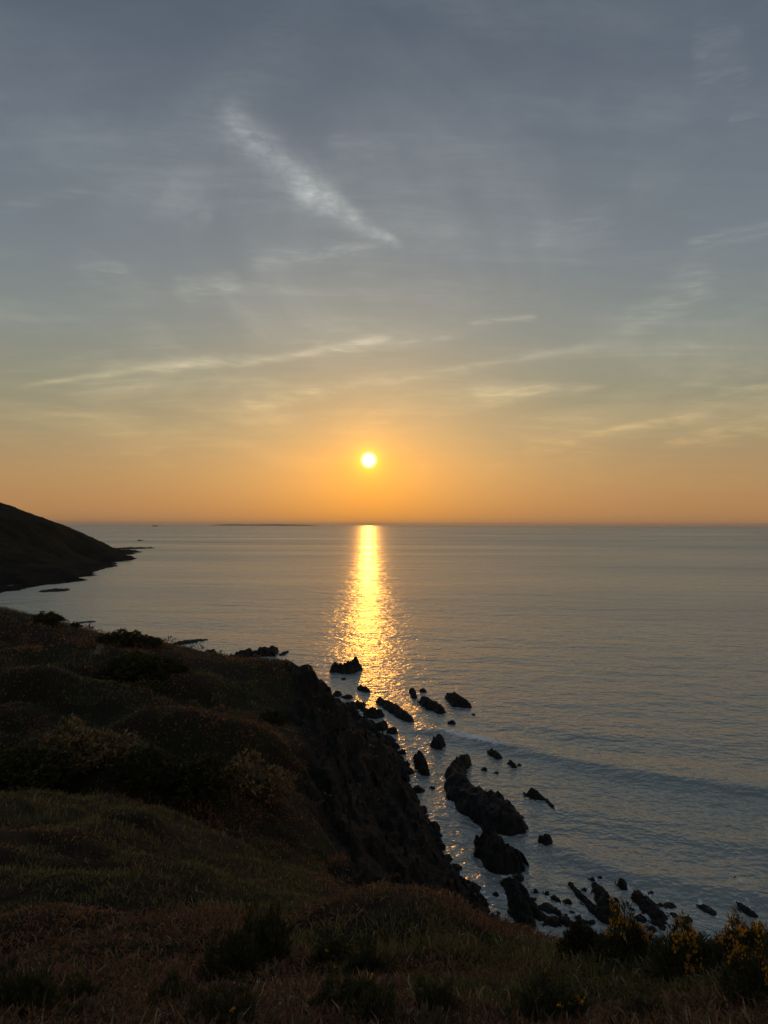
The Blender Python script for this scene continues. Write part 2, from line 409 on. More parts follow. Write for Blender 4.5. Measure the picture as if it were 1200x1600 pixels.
# ---- far headland across the bay
hp = []
for px, py, d in [(-400, 690, 900), (-150, 745, 820), (0, 790, 800), (30, 800, 820), (70, 812, 860), (100, 822, 900), (130, 829, 960), (162, 839, 1030), (182, 847, 1080), (192, 855, 1095),
                  (-100, 850, 640), (0, 860, 690), (60, 865, 740), (100, 868, 800), (140, 872, 900), (0, 895, 610), (70, 897, 640), (-200, 890, 560)]:
    hp.append(tuple(at(px - 14, py + (9 if py < 818 else 1), d)))
for px, py in [(-100, 935), (0, 921), (40, 920), (80, 916), (118, 907), (148, 897), (170, 888), (188, 878), (180, 870), (199, 868), (186, 860)]:
    p = on_sea(px - (12 if py < 892 else 0), py); hp.append((p[0], p[1], 0.5)); 
    n_ = np.array([0.85, -0.5]); hp.append((p[0] + 26 * n_[0], p[1] + 26 * n_[1], -4))
hp += [(-480, 1500, -4), (-400, 1300, -4), (-520, 1250, 20), (-650, 1400, 10), (-640, 1600, -4), (-900, 1100, 80), (-900, 1500, 20), (-900, 700, 95), (-600, 500, 60), (-420, 460, 25), (-300, 470, 7), (-330, 420, 9), (-264, 478, 3), (-252, 500, 2), (-238, 474, -4), (-250, 900, -5), (-100, 600, -5), (-300, 1300, -5)]
HEAD = TPS(hp)
gx = np.linspace(-950, -130, 300)[None, :]; gy = np.linspace(410, 1650, 300)[:, None]
HX = gx + 0 * gy; HY = gy + 0 * gx
HZ = HEAD(HX, HY)
slp = np.clip((10 - HZ) / 8, 0, 1)
HZ = HZ + (fbm(HX * 0.012, HY * 0.012, 2, 5, 0.55) * 5.5) * np.clip(HZ / 12, 0, 1) + slp * (ridged(HX * 0.045, HY * 0.02, 1, 4) - 0.62) * 9
HZ = HZ + (1 - slp) * fbm(HX * 0.07, HY * 0.07, 7, 3, 0.6) * 2.2 * np.clip(HZ / 10, 0, 1)
HZ = np.maximum(HZ, -4)
m, t, b = material('far_heath')
pos = t.new('ShaderNodeNewGeometry').outputs['Position']
n1 = t.noise(pos, 0.03, 6, 0.65); n2 = t.noise(pos, 0.22, 6, 0.7)
cc = t.mix(t.sstep(n1, 0.4, 0.62), (0.012, 0.012, 0.008), (0.030, 0.027, 0.013))
cc = t.mix(t.sstep(n2, 0.45, 0.7), cc, (0.010, 0.009, 0.007))
t.l.new(t.mix(t.new('ShaderNodeAttribute', attribute_name='rock').outputs['Fac'], cc, (0.012, 0.011, 0.010)), b.inputs['Base Color'])
b.inputs['Roughness'].default_value = 0.95; b.inputs['Specular IOR Level'].default_value = 0.05
bp = t.new('ShaderNodeBump'); bp.inputs['Strength'].default_value = 1.0; bp.inputs['Distance'].default_value = 3.0
t.l.new(t.m('ADD', n1, n2), bp.inputs['Height']); t.l.new(bp.outputs[0], b.inputs['Normal'])
M_FAR = m
me = mesh_np('headland', np.stack([HX, HY, HZ], -1).reshape(-1, 3), grid_faces(300, 300))
attr(me, 'rock', slp)
tag(link('headland', me, M_FAR), 'dark headland sloping down to the sea across the bay', None, None, 'structure')

# ------------------------------------------------------------------ sea rocks
FOAM = []                                    # (x, y, radius, strength)
STRIKE = np.array([0.20, -0.98])
def fin(g, x, y, length, thick, z0, h, n=5, lean=0.35):
    """one upturned rock bed: a thin slab with a broken top edge"""
    a = g.normal() * 0.16; c, s_ = math.cos(a), math.sin(a)
    d = np.array([STRIKE[0] * c - STRIKE[1] * s_, STRIKE[0] * s_ + STRIKE[1] * c]); nrm = np.array([-d[1], d[0]])
    t_ = np.linspace(-0.5, 0.5, n)
    hh = h * (1 - np.abs(t_ * 2) ** 2 * 0.75) * g.uniform(0.62, 1.1, n)
    dz = np.maximum(hh - z0, 0.05)
    sh = -lean * g.uniform(0.5, 1.3)
    V = []
    for i in range(n):
        o = np.array([x, y]) + d * length * (t_[i] + g.normal() * 0.03)
        for side, top in ((-1, 0), (1, 0), (1, 1), (-1, 1)):
            w_ = thick * (0.5 if not top else 0.5 * g.uniform(0.3, 0.95))
            p = o + nrm * (side * w_ + (sh * dz[i] * 0.5 if top else -sh * dz[i] * 0.2))
            V.append((p[0], p[1], hh[i] if top else z0))
    F = []
    for i in range(n - 1):
        b0, b1 = i * 4, i * 4 + 4
        for e in range(4):
            e2 = (e + 1) % 4
            F += [[b0 + e, b0 + e2, b1 + e2], [b0 + e, b1 + e2, b1 + e]]
    F += [[0, 2, 1], [0, 3, 2]]; e = (n - 1) * 4; F += [[e, e + 1, e + 2], [e, e + 2, e + 3]]
    return np.array(V), np.array(F)
def build_rock(name, label, group, spine, seed, cat='rock', rough=1.0, foam=0.58, mat=None):
    P = []
    for px, py, wpx, hpx in spine:
        p = on_sea(px, py); d = p[1]
        P.append((p[0], p[1], 0.56 * wpx * d / FPX, hpx * d / FPX * 0.64))
    P = np.array(P)
    # thicken the spine
    Q = [P[0]]
    for a_, b_ in zip(P[:-1], P[1:]):
        n = max(1, int(np.hypot(*(b_ - a_)[:2]) / (0.45 * min(a_[2], b_[2]))))
        for i in range(1, n + 1): Q.append(a_ + (b_ - a_) * i / n)
    Q = np.array(Q)
    rmax = Q[:, 2].max()
    x0, x1 = (Q[:, 0] - Q[:, 2] * 1.7).min(), (Q[:, 0] + Q[:, 2] * 1.7).max()
    y0, y1 = (Q[:, 1] - Q[:, 2] * 2.4).min(), (Q[:, 1] + Q[:, 2] * 2.4).max()
    size = max(x1 - x0, (y1 - y0) * 0.5)
    cell = max(0.12, size / 54)
    nx, ny = max(10, int((x1 - x0) / cell)), max(10, int((y1 - y0) / (cell * 1.5)))
    X, Y = np.meshgrid(np.linspace(x0, x1, nx), np.linspace(y0, y1, ny))
    sc = 1.0 / max(0.8, rmax)
    wx = X + rmax * 0.40 * fbm(X * sc * 1.1, Y * sc * 0.8, seed * 1.7, 4, 0.55)
    wy = Y + rmax * 0.50 * fbm(X * sc * 1.1, Y * sc * 0.8, seed * 1.7 + 50, 4, 0.55)
    H = np.full(X.shape, -9.0)
    for qx, qy, qr, qh in Q * [1, 1, 0.95, 0.80]:
        r = np.hypot((wx - qx) / qr, (wy - qy) / (qr * 1.35))
        H = np.maximum(H, qh * (1.0 - r ** 2.6) - np.clip(r - 1, 0, 2) * 1.2)
    hm = max(Q[:, 3].max(), 0.4)
    u = (X + 0.32 * Y)
    st = ridged(u * sc * 1.5 + 0.5 * fbm(X * sc, Y * sc, seed), Y * sc * 0.35, seed * 3.1, 4, 0.6) - 0.64
    ck = fbm(X * sc * 2.6, Y * sc * 2.0, seed * 2.3, 4, 0.6)
    above = np.clip((H + 0.5) / (0.5 * hm + 0.5), 0, 1)
    Z = H + above * hm * rough * (0.75 * st + 0.30 * ck + 0.40 * (ridged(u * sc * 4.5, Y * sc * 1.6, seed * 5.3, 3, 0.6) - 0.63))
    Z = np.maximum(Z, -1.6)
    keep = (Z > -1.55)
    f = grid_faces(ny, nx)
    zf = Z.ravel()[f].max(1)
    f = f[zf > -1.5]
    if len(f) == 0: return None
    used = np.unique(f); remap = np.full(nx * ny, -1); remap[used] = np.arange(len(used))
    cx, cy = Q[:, 0].mean(), Q[:, 1].mean()
    V = np.stack([X.ravel() - cx, Y.ravel() - cy, Z.ravel()], 1)[used]
    F = remap[f]; F = np.concatenate([F[:, [0, 1, 2]], F[:, [0, 2, 3]]])
    # upturned beds: thin jagged fins along the strike
    g = np.random.default_rng(int(seed * 100) + 5)
    area = sum(q[2] ** 2 for q in Q)
    nf = int(np.clip(7 * len(Q), 5, 46))
    FV, FF, k = [V], [F], len(V)
    for _ in range(nf):
        q = Q[g.integers(0, len(Q))]
        px0 = q[0] + g.uniform(-0.85, 0.85) * q[2]; py0 = q[1] + g.uniform(-0.9, 0.9) * q[2]
        hr = q[3] * (1 - 0.55 * abs(px0 - q[0]) / q[2]) * g.uniform(0.4, 1.0)
        v_, f_ = fin(g, px0 - cx, py0 - cy, q[2] * g.uniform(0.5, 1.3), max(0.12, q[2] * g.uniform(0.06, 0.16)), -1.2, hr)
        FV.append(v_); FF.append(f_ + k); k += len(v_)
    me = mesh_np(name, np.concatenate(FV), np.concatenate(FF), smooth=False)
    o = link(name, me, mat or M_ROCK); o.location = (cx, cy, 0)
    tag(o, label, cat, group)
    for qx, qy, qr, qh in Q[::max(1, len(Q) // 10)]: FOAM.append((qx, qy, qr, foam))
    return o

rocks = [
 # (label, spine [(px, waterline py, width px, height px)...])
 ("dark notched sea rock standing alone in the sun's glitter path", [(527, 1049, 20, 20), (541, 1050, 26, 24), (554, 1046, 22, 26)]),
 ("small low rock just offshore below the lone rock in the glitter", [(537, 1062, 8, 5)]),
 ("stubby rock in the glitter beside the tip of the cliff", [(564, 1076, 12, 9), (573, 1080, 10, 9)]),
 ("long jagged reef rock lying off the cliff tip", [(594, 1096, 14, 10), (612, 1108, 22, 14), (632, 1122, 22, 16), (642, 1128, 12, 10)]),
 ("thin pair-topped rock at the seaward end of the middle reef", [(644, 1080, 9, 8), (648, 1090, 8, 10)]),
 ("little knob of rock just behind the middle reef", [(661, 1080, 10, 7)]),
 ("sloping reef rock in the middle of the offshore group", [(664, 1098, 18, 16), (678, 1108, 24, 20), (688, 1116, 18, 14)]),
 ("chunky dark rock farthest out on the right of the offshore group", [(706, 1090, 18, 14), (718, 1101, 28, 20), (730, 1104, 16, 12)]),
 ("small round rock behind the chunky offshore rock", [(740, 1119, 9, 7)]),
 ("small rock between the middle reef and the breaking wave", [(706, 1131, 13, 10)]),
 ("upright dark rock at the left end of the breaking wave", [(683, 1166, 22, 22), (687, 1156, 14, 12)]),
 ("narrow slab rock standing in the channel beside the cliff", [(654, 1185, 14, 17), (660, 1200, 18, 24), (664, 1210, 12, 14)]),
 ("largest rock, a broad jagged stack in the channel mouth", [(720, 1198, 24, 28), (712, 1214, 30, 24), (716, 1228, 36, 28), (730, 1248, 62, 40), (755, 1266, 76, 50), (780, 1282, 74, 52), (800, 1292, 52, 40), (818, 1297, 22, 24)]),
 ("rounded pale-ribbed boulder in front of the broad jagged stack", [(762, 1318, 30, 36), (770, 1334, 50, 50), (786, 1346, 66, 56), (804, 1346, 34, 38)]),
 ("short slanting rock behind the jagged stack near the swell", [(768, 1176, 13, 9), (778, 1184, 12, 10)]),
 ("small pointed rock in the swell trough", [(798, 1192, 8, 8), (804, 1199, 9, 8)]),
 ("tiny rock just right of the jagged stack's top", [(757, 1203, 8, 7)]),
 ("dark rock with a broken tail, right of the jagged stack", [(834, 1244, 26, 18), (842, 1250, 18, 14)]),
 ("low broken tail of rock trailing toward the shore", [(853, 1252, 10, 7), (860, 1260, 11, 8), (867, 1267, 9, 6)]),
 ("single block of rock in open water right of the ribbed boulder", [(854, 1318, 24, 22)]),
 ("tall dark reef pillar at the foot of the near slope", [(800, 1385, 22, 16), (812, 1405, 34, 34), (815, 1430, 36, 36), (822, 1446, 30, 24)]),
 ("small rock left of the dark reef pillar", [(790, 1379, 13, 10)]),
 ("low rock touching the right side of the dark reef pillar", [(832, 1420, 16, 18), (842, 1432, 20, 16)]),
 ("flat rock awash between the pillar and the thin ledge line", [(858, 1420, 26, 9)]),
 ("short upright rock above the flat rock awash", [(838, 1394, 8, 10)]),
 ("narrow rock just seaward of the flat rock awash", [(855, 1397, 8, 10)]),
 ("squat rock at the shore end of the flat awash rocks", [(862, 1440, 24, 14)]),
 ("thin ledge of rock pointing out to sea like a finger", [(893, 1382, 7, 6), (905, 1398, 9, 7), (918, 1412, 14, 10), (930, 1424, 18, 13)]),
 ("small rock at the base of the finger ledge", [(888, 1410, 12, 10)]),
 ("jagged upright reef behind the flowering gorse", [(930, 1386, 14, 12), (940, 1402, 22, 18), (950, 1418, 28, 22), (945, 1434, 26, 16)]),
 ("dark lone rock off the jagged upright reef", [(973, 1382, 14, 13), (976, 1388, 9, 6)]),
 ("crested ridge of rock with pale water streaks", [(998, 1400, 18, 14), (1012, 1416, 30, 18), (1026, 1432, 28, 16), (1034, 1440, 16, 8)]),
 ("sliver of rock awash right of the crested ridge", [(1045, 1415, 18, 4)]),
 ("thin slanting rock awash in the bay on the right", [(1101, 1418, 16, 6), (1112, 1426, 16, 6)]),
 ("thin rock breaking the surface near the brow gorse", [(1074, 1437, 16, 5)]),
 ("dark slanting rock at the right edge of the water", [(1156, 1414, 14, 9), (1166, 1424, 20, 10), (1176, 1430, 14, 6)]),
 ("small rock with white water on the right", [(1146, 1372, 14, 5), (1156, 1380, 10, 4)]),
 ("wedge of rock rising beyond the clifftop edge", [(366, 1027, 20, 7), (380, 1026, 24, 15), (389, 1023, 16, 18)]),
 ("humped rock beside the wedge beyond the clifftop", [(404, 1024, 24, 15), (418, 1022, 28, 19), (430, 1018, 14, 14)]),
 ("small slanting rock seaward of the humped rock", [(441, 1023, 10, 3), (448, 1019, 9, 4)]),
 ("square block of rock at the end of the bay shore", [(318, 1023, 18, 9), (330, 1022, 16, 11)]),
 ("low slab of rock reaching out from the bay shore", [(280, 1006, 20, 7), (300, 1003, 24, 5), (317, 1000, 14, 3)]),
 ("flat rock awash below the far slope of the bay", [(128, 973, 14, 3), (142, 972, 12, 3)]),
 ("flat dark reef at the foot of the far headland", [(72, 924, 18, 4), (90, 923, 24, 6), (100, 922, 12, 4)]),
 ("long thin reef running out from the headland's point", [(188, 858, 14, 4), (205, 857.5, 22, 4), (222, 857, 20, 3.4), (234, 856.5, 10, 2.6)]),
("small broken rock below the pillar's shore side", [(776, 1398, 9, 7)]),
 ("low rock in the gap under the ribbed boulder", [(812, 1372, 14, 9)]),
 ("pair of knuckle rocks right of the short upright rock", [(866, 1402, 9, 7), (873, 1408, 8, 6)]),
 ("thin shard of rock between the pillar and the finger ledge", [(872, 1428, 10, 12)]),
 ("small shard at the seaward tip of the jagged upright reef", [(926, 1374, 7, 6)]),
 ("splinter of rock between the upright reef and the crested ridge", [(962, 1408, 10, 9)]),
 ("low splinter at the shore end of the crested ridge", [(1002, 1436, 16, 9)]),
 ("jagged chip of rock right beside the crested ridge's top", [(1018, 1396, 9, 6)]),
 ("flat chip of rock awash beyond the crested ridge", [(1052, 1430, 14, 5)]),
 ("small dark chip in the swell right of the pointed rock", [(812, 1196, 7, 5)]),
 ("tiny rock in the shallows between stack and pointed rock", [(776, 1208, 7, 5)]),
 ("small rock close against the shore below the narrow slab", [(676, 1232, 8, 6)]),
 ("tiny islet beyond the headland's thin reef", [(219, 845, 9, 2.6)]),
 ("low reef at the bend of the headland shore", [(184, 872, 16, 3), (192, 870, 10, 2.5)]),
]
for i, (lb, sp) in enumerate(rocks):
    build_rock('sea_rock', lb, 'rocks standing in the sea', sp, i * 1.37 + 2)

# ledges along the waterline: pieces of the shore itself
def shore_piece(px, py, wpx, hpx, seed):
    o = build_rock('rock_ledge', None, None, [(px, py, wpx, hpx)], seed, cat=None, foam=0.5)
    if o is not None: o.parent = ground
for i, (px, py, wpx, hpx) in enumerate([(531, 1093, 14, 14), (541, 1096, 18, 16), (556, 1102, 22, 18), (572, 1110, 24, 18), (588, 1122, 26, 22), (600, 1136, 24, 22), (612, 1150, 20, 20), (620, 1166, 14, 14),
      (628, 1184, 12, 12), (634, 1202, 14, 14), (642, 1222, 16, 16), (650, 1240, 16, 14), (658, 1258, 16, 16), (666, 1276, 14, 12), (675, 1292, 16, 16), (686, 1312, 18, 16), (696, 1330, 18, 16), (706, 1346, 16, 14), (716, 1362, 18, 14),
      (728, 1378, 18, 14), (738, 1392, 20, 14), (746, 1402, 16, 12),
      (800, 1448, 14, 8), (838, 1410, 8, 6), (846, 1418, 10, 7), (850, 1440, 14, 8), (868, 1434, 10, 8), (882, 1424, 9, 6), (884, 1442, 14, 9), (900, 1430, 9, 7), (908, 1440, 14, 9), (922, 1442, 12, 8), (915, 1394, 6, 5),
      (936, 1378, 7, 6), (958, 1422, 9, 8), (966, 1434, 12, 8), (984, 1418, 8, 6), (1006, 1424, 10, 8), (1022, 1446, 14, 8), (1040, 1448, 12, 6), (1034, 1422, 8, 5), (990, 1400, 7, 6), (757, 1420, 14, 8), (766, 1428, 12, 8), (775, 1434, 14, 8), (785, 1440, 16, 9)]):
    for k in range(2):
        f = random.uniform(0.45, 1.35)
        shore_piece(px + random.uniform(-9, 5), py + random.uniform(-8, 6), wpx * f, hpx * f * random.uniform(0.45, 1.1), 100 + i * 2.1 + k * 0.7)

# broken beds standing out of the cliff face, too dark to tell apart
g = np.random.default_rng(77); FV, FF, FB, k = [], [], [], 0
bx_, by_ = g.uniform(-24, 16, 6000), g.uniform(52, 200, 6000)
bz_, brk = land(bx_, by_)
for i in np.where((brk > 0.55) & (bz_ > 0.2) & (bz_ < 15))[0][:1000]:
    v_, f_ = fin(g, bx_[i], by_[i], g.uniform(1.0, 5.5), g.uniform(0.2, 0.7), bz_[i] - 1.6, bz_[i] + g.uniform(0.0, 0.75), lean=0.5)
    FV.append(v_); FF.append(f_ + k); FB.append(np.full(len(v_), bz_[i])); k += len(v_)
FV = np.concatenate(FV)
FV[:, 2] += np.clip(land(FV[:, 0], FV[:, 1])[0] - np.concatenate(FB), -3.5, 0.6)      # follow the slope along the strike
FV = [FV]
me = mesh_np('rock_beds', np.concatenate(FV), np.concatenate(FF), False)
link('rock_beds', me, M_ROCK, ground)['kind'] = 'stuff'

# ------------------------------------------------------------------ the sea
NR, NC = 560, 380
r_ = np.linspace(0, 1, NR)[:, None]; c_ = np.linspace(-1, 1, NC)[None, :]
q = 1.0 / 50 + (1.0 / 60000 - 1.0 / 50) * (r_ ** 0.55)                 # even steps of 1/distance, eased
near_d = 50 * np.exp(r_ * math.log(60000 / 50))
SY = near_d + 0 * c_
SX = np.sign(c_) * (np.abs(c_) * 0.62 + np.abs(c_) ** 6 * 0.6) * (SY + 60)
SZ = np.zeros_like(SY)
dist = np.hypot(SX, SY)
fade = np.clip(1.3 - dist / 900, 0, 1)
wv = fbm(SX * 0.020 + 0.3 * fbm(SX * .01, SY * .01), (SY + 0.25 * SX) * 0.075, 0, 3) * 0.20 + fbm(SX * 0.07, (SY + 0.3 * SX) * 0.20, 4, 3) * 0.10
SZ += wv * fade
FO = np.zeros_like(SY)
def swell(pts, h, front, back, foam_from, foam_to, fs):
    """one travelling swell: crest along a line of photo points on the water"""
    W = np.array([on_sea(*p)[:2] for p in pts])
    X0 = np.interp(SX, W[:, 0], W[:, 1])                             # crest y for every x
    wob = 2.0 * fbm(SX * 0.06, SX * 0 + 3, 1, 3)
    dd = SY - (X0 + wob)                                              # positive: seaward
    prof = np.where(dd < 0, np.exp(-(dd / front) ** 2), np.exp(-(dd / back) ** 2))
    ends = np.clip((SX - W[0, 0] + 6) / 10, 0, 1) * np.clip((W[-1, 0] + 25 - SX) / 25, 0, 1)
    global SZ, FO
    SZ = SZ + prof * ends * h
    fx = np.clip((SX - foam_from + 3) / 6, 0, 1) * np.clip((foam_to - SX) / 14, 0, 1)
    FO = np.maximum(FO, np.exp(-((dd - 0.8) / 2.6) ** 2) * ends * fx * fs)
a0 = on_sea(690, 1150)[0]
swell([(660, 1140), (690, 1148), (760, 1164), (830, 1180), (900, 1196), (1050, 1218), (1200, 1236), (1400, 1262)], 0.85, 3.2, 8.0, a0, a0 + 22, 1.15)
a1 = on_sea(870, 1335)[0]
swell([(850, 1322), (900, 1345), (960, 1365), (1010, 1384), (1100, 1398), (1200, 1404), (1400, 1415)], 0.5, 2.6, 5.0, on_sea(1060, 1392)[0], on_sea(1200, 1404)[0], 0.55)
swell([(640, 1118), (740, 1128), (900, 1146), (1200, 1172)], 0.30, 3.5, 9.0, 900, 901, 0)
swell([(830, 1262), (900, 1278), (1050, 1302), (1200, 1320), (1400, 1340)], 0.30, 3.0, 7.0, 900, 901, 0)
for fx_, fy_, fr, fs in FOAM:
    if fy_ > 420: continue
    rr = np.hypot(SX - fx_, (SY - fy_) / 1.5) - fr
    FO = np.maximum(FO, np.clip(1 - rr / (1.0 + 0.22 * fr), 0, 1) * fs)
near_sel = (SY < 420) & (SX < 60) & (SX > -300)
lz = np.full(SY.shape, -9.0); lz[near_sel] = land(SX[near_sel], SY[near_sel])[0]
FO = np.maximum(FO, np.clip(1 - (-lz) / 2.4, 0, 1) * 0.45 * (lz > -8))
me = mesh_np('sea', np.stack([SX, SY, SZ], -1).reshape(-1, 3), grid_faces(NR, NC))
attr(me, 'foam', FO)

m, t, b = material('evening_sea_water')
geo = t.new('ShaderNodeNewGeometry'); pos = geo.outputs['Position']
px_, py_, pz_ = t.sep(pos)
dist_ = t.vm('LENGTH', pos, out=1)
lg = t.m('LOGARITHM', t.m('MAXIMUM', dist_, 1.0), 10.0)                # 2 = 100 m, 3 = 1 km
rot = t.comb(t.m('MULTIPLY_ADD', py_, -0.16, px_), t.m('MULTIPLY_ADD', px_, 0.16, py_), 0.0)
# wave trains from ripples to long waves; each train fades out at the distance where it gets too fine to see and only roughens the surface
hgt = None
for lam, slope, far, sx in ((0.75, 0.130, 2.10, 0.9), (1.7, 0.115, 2.45, 0.9), (4.0, 0.076, 2.75, 0.8), (9.5, 0.042, 3.1, 0.7), (26.0, 0.026, 3.4, 0.5), (70.0, 0.016, 3.8, 0.4)):
    nz = t.noise(t.vm('MULTIPLY', rot, (sx, 1.0, 1)), 1.0 / lam, 2, 0.5, 0.25)
    amp = t.m('MULTIPLY', t.m('SUBTRACT', 1.0, t.sstep(lg, far, far + 0.5)), slope * lam * 1.9)
    q = t.m('MULTIPLY', nz, amp)
    hgt = q if hgt is None else t.m('ADD', hgt, q)
bp = t.new('ShaderNodeBump'); bp.inputs['Strength'].default_value = 1.0; bp.inputs['Distance'].default_value = 1.0
t.l.new(hgt, bp.inputs['Height'])
fo = t.new('ShaderNodeAttribute', attribute_name='foam').outputs['Fac']
fn = t.noise(t.vm('MULTIPLY', pos, (0.8, 0.6, 1)), 1.1, 6, 0.65, 0.8)
fm = t.sstep(t.m('ADD', fo, t.m('MULTIPLY', t.m('SUBTRACT', fn, 0.5), 2.4)), 0.52, 0.90)
fm = t.m('MULTIPLY', fm, t.sstep(fo, 0.03, 0.3))
patch = t.noise(t.vm('MULTIPLY', pos, (0.25, 1.0, 1)), 0.0035, 4, 0.55)      # wind patches
t.l.new(t.mix(fm, (0.285, 0.302, 0.268), (0.86, 0.85, 0.83)), b.inputs['Base Color'])
rg = t.m('MULTIPLY_ADD', t.sstep(lg, 2.0, 3.5), 0.11, 0.19)
rg = t.m('MULTIPLY_ADD', t.m('SUBTRACT', patch, 0.5), 0.30, rg)
rg = t.m('MULTIPLY_ADD', fm, 0.4, rg, clamp=True)
t.l.new(rg, b.inputs['Roughness'])
b.inputs['IOR'].default_value = 1.60
t.l.new(bp.outputs[0], b.inputs['Normal'])
sea = tag(link('sea', me, m), 'calm grey evening sea with the sun glittering on it', None, None, 'structure')

# ------------------------------------------------------------------ plants
def hit(px, py):
    """where the line of sight through a photo point meets the ground"""
    v = ray(px, py); v = v / v[1]
    ds = np.concatenate([np.arange(2.5, 40, 0.1), np.arange(40, 300, 0.4)])
    X, Y, Z = v[0] * ds, ds, EYE + v[2] * ds
    g = land(X, Y)[0]
    k = np.argmax(Z < g)
    return np.array([X[k], Y[k], g[k]])

def plant_material(name, trans=0.35):
    m = bpy.data.materials.new(name); m.use_nodes = True
    t = NT(m.node_tree); t.n.clear()
    o = t.new('ShaderNodeOutputMaterial')
    c = t.new('ShaderNodeAttribute', attribute_name='tint').outputs['Color']
    d = t.new('ShaderNodeBsdfDiffuse'); tr = t.new('ShaderNodeBsdfTranslucent'); mx = t.new('ShaderNodeMixShader')
    t.l.new(c, d.inputs[0]); t.l.new(c, tr.inputs[0]); mx.inputs[0].default_value = trans
    t.l.new(d.outputs[0], mx.inputs[1]); t.l.new(tr.outputs[0], mx.inputs[2]); t.l.new(mx.outputs[0], o.inputs[0])
    return m
M_PLANT = plant_material('bracken_and_grass_blades')
M_GORSE = plant_material('gorse_spines', 0.25)
M_FLOWER = plant_material('gorse_petals', 0.55)
M_STEM, _t, _b = material('woody_stem')
_n = _t.noise(_t.new('ShaderNodeTexCoord').outputs['Object'], 9.0, 4, 0.6)
_t.l.new(_t.mix(_n, (0.03, 0.02, 0.012), (0.07, 0.05, 0.03)), _b.inputs['Base Color']); _b.inputs['Roughness'].default_value = 0.9

def blades(base, dirs, length, width, droop, tint):
    """bent tapering blades: 5 vertices, 3 triangles each (all arguments per blade)"""
    n = len(base)
    d = dirs / np.linalg.norm(dirs, axis=1, keepdims=True)
    side = np.cross(d, RNG.normal(size=(n, 3))); side /= np.linalg.norm(side, axis=1, keepdims=True) + 1e-9
    side *= width[:, None] * 0.5
    mid = base + d * (length * 0.55)[:, None]
    tip = base + d * length[:, None]; tip[:, 2] -= droop * length
    V = np.stack([base - side * 0.6, base + side * 0.6, mid + side, mid - side, tip], 1).reshape(-1, 3)
    k = np.arange(n)[:, None] * 5
    F = np.concatenate([k + [0, 1, 2], k + [0, 2, 3], k + [3, 2, 4]], 1).reshape(-1, 3)
    return V, F, np.repeat(tint, 5, axis=0)

PAL = np.array([[0.340, 0.170, 0.080], [0.250, 0.130, 0.070], [0.225, 0.195, 0.068], [0.165, 0.150, 0.058], [0.400, 0.290, 0.170], [0.095, 0.072, 0.050]])
def cover(n, dmin, dmax, per, hgt, wid, name, label):
    d = np.exp(RNG.uniform(math.log(dmin), math.log(dmax), n)); a = RNG.uniform(-0.66, 0.60, n)
    x, y = d * np.sin(a), d * np.cos(a)
    z, rk = land(x, y)
    ok = ((rk < 0.35) | ((RNG.random(n) < 0.14) & (z > 7) & (fbm(x * 0.12, y * 0.12, 77, 3) > 0.0))) & (z > 2.5)
    x, y, z, d = x[ok], y[ok], z[ok], d[ok]; n = len(x)
    # patches: brown bracken, olive grass, dark heather
    p1 = fbm(x * 0.09, y * 0.09, 8, 4); p2 = fbm(x * 0.16 + 40, y * 0.16, 2, 4)
    p1 = p1 + 0.35 * np.clip((26 - d) / 8, 0, 1) - 0.12 * np.clip((d - 26) / 6, 0, 1) * (d < 60)
    cls = np.where(p1 > 0.05, np.where(p2 > 0.1, 0, 1), np.where(p2 > 0.0, 2, 3))
    cls = np.where(fbm(x * 0.3, y * 0.3, 30, 3) > 0.42, 5, cls)
    tall = 0.7 + 0.8 * np.clip(fbm(x * 0.35, y * 0.35, 20, 3) + 0.3, 0, 1)
    x, y, z, d, cls, tall = [np.repeat(q, per) for q in (x, y, z, d, cls, tall)]
    N = len(x)
    s = 1 + d / 28.0
    r = RNG.normal(size=(N, 2)) * (0.10 * s)[:, None]
    bx, by = x + r[:, 0], y + r[:, 1]
    bz = land(bx, by)[0] - 0.04
    rnd = RNG.random(N)
    c2 = np.where(rnd < 0.07, 4, np.where(rnd < 0.2, RNG.integers(0, 6, N), cls))
    tint = PAL[c2] * RNG.uniform(0.55, 1.35, (N, 1))
    grass = (cls == 2) | (cls == 3) | (rnd < 0.07)
    L = hgt * tall * s * RNG.uniform(0.5, 1.3, N) * np.where(grass, 0.9, 0.8)
    Wd = wid * s * np.where(grass, 0.40, 0.72) * RNG.uniform(0.6, 1.3, N)
    dr = np.stack([RNG.normal(size=N) * np.where(grass, 0.45, 0.9), RNG.normal(size=N) * np.where(grass, 0.45, 0.9), np.full(N, 1.0)], 1)
    V, F, T = blades(np.stack([bx, by, bz], 1), dr, L, Wd, RNG.uniform(0.1, 0.5, N), tint)
    me = mesh_np(name, V, F, smooth=False); cattr(me, 'tint', T)
    return tag(link(name, me, M_PLANT), label, None, None, 'stuff')
cover(30000, 3.2, 60, 6, 0.21, 0.035, 'undergrowth', 'brown bracken, heather and rough grass covering the near slope')
cover(20000, 58, 175, 7, 0.13, 0.030, 'undergrowth', 'dark rough grass and bracken covering the slope beyond the gully')

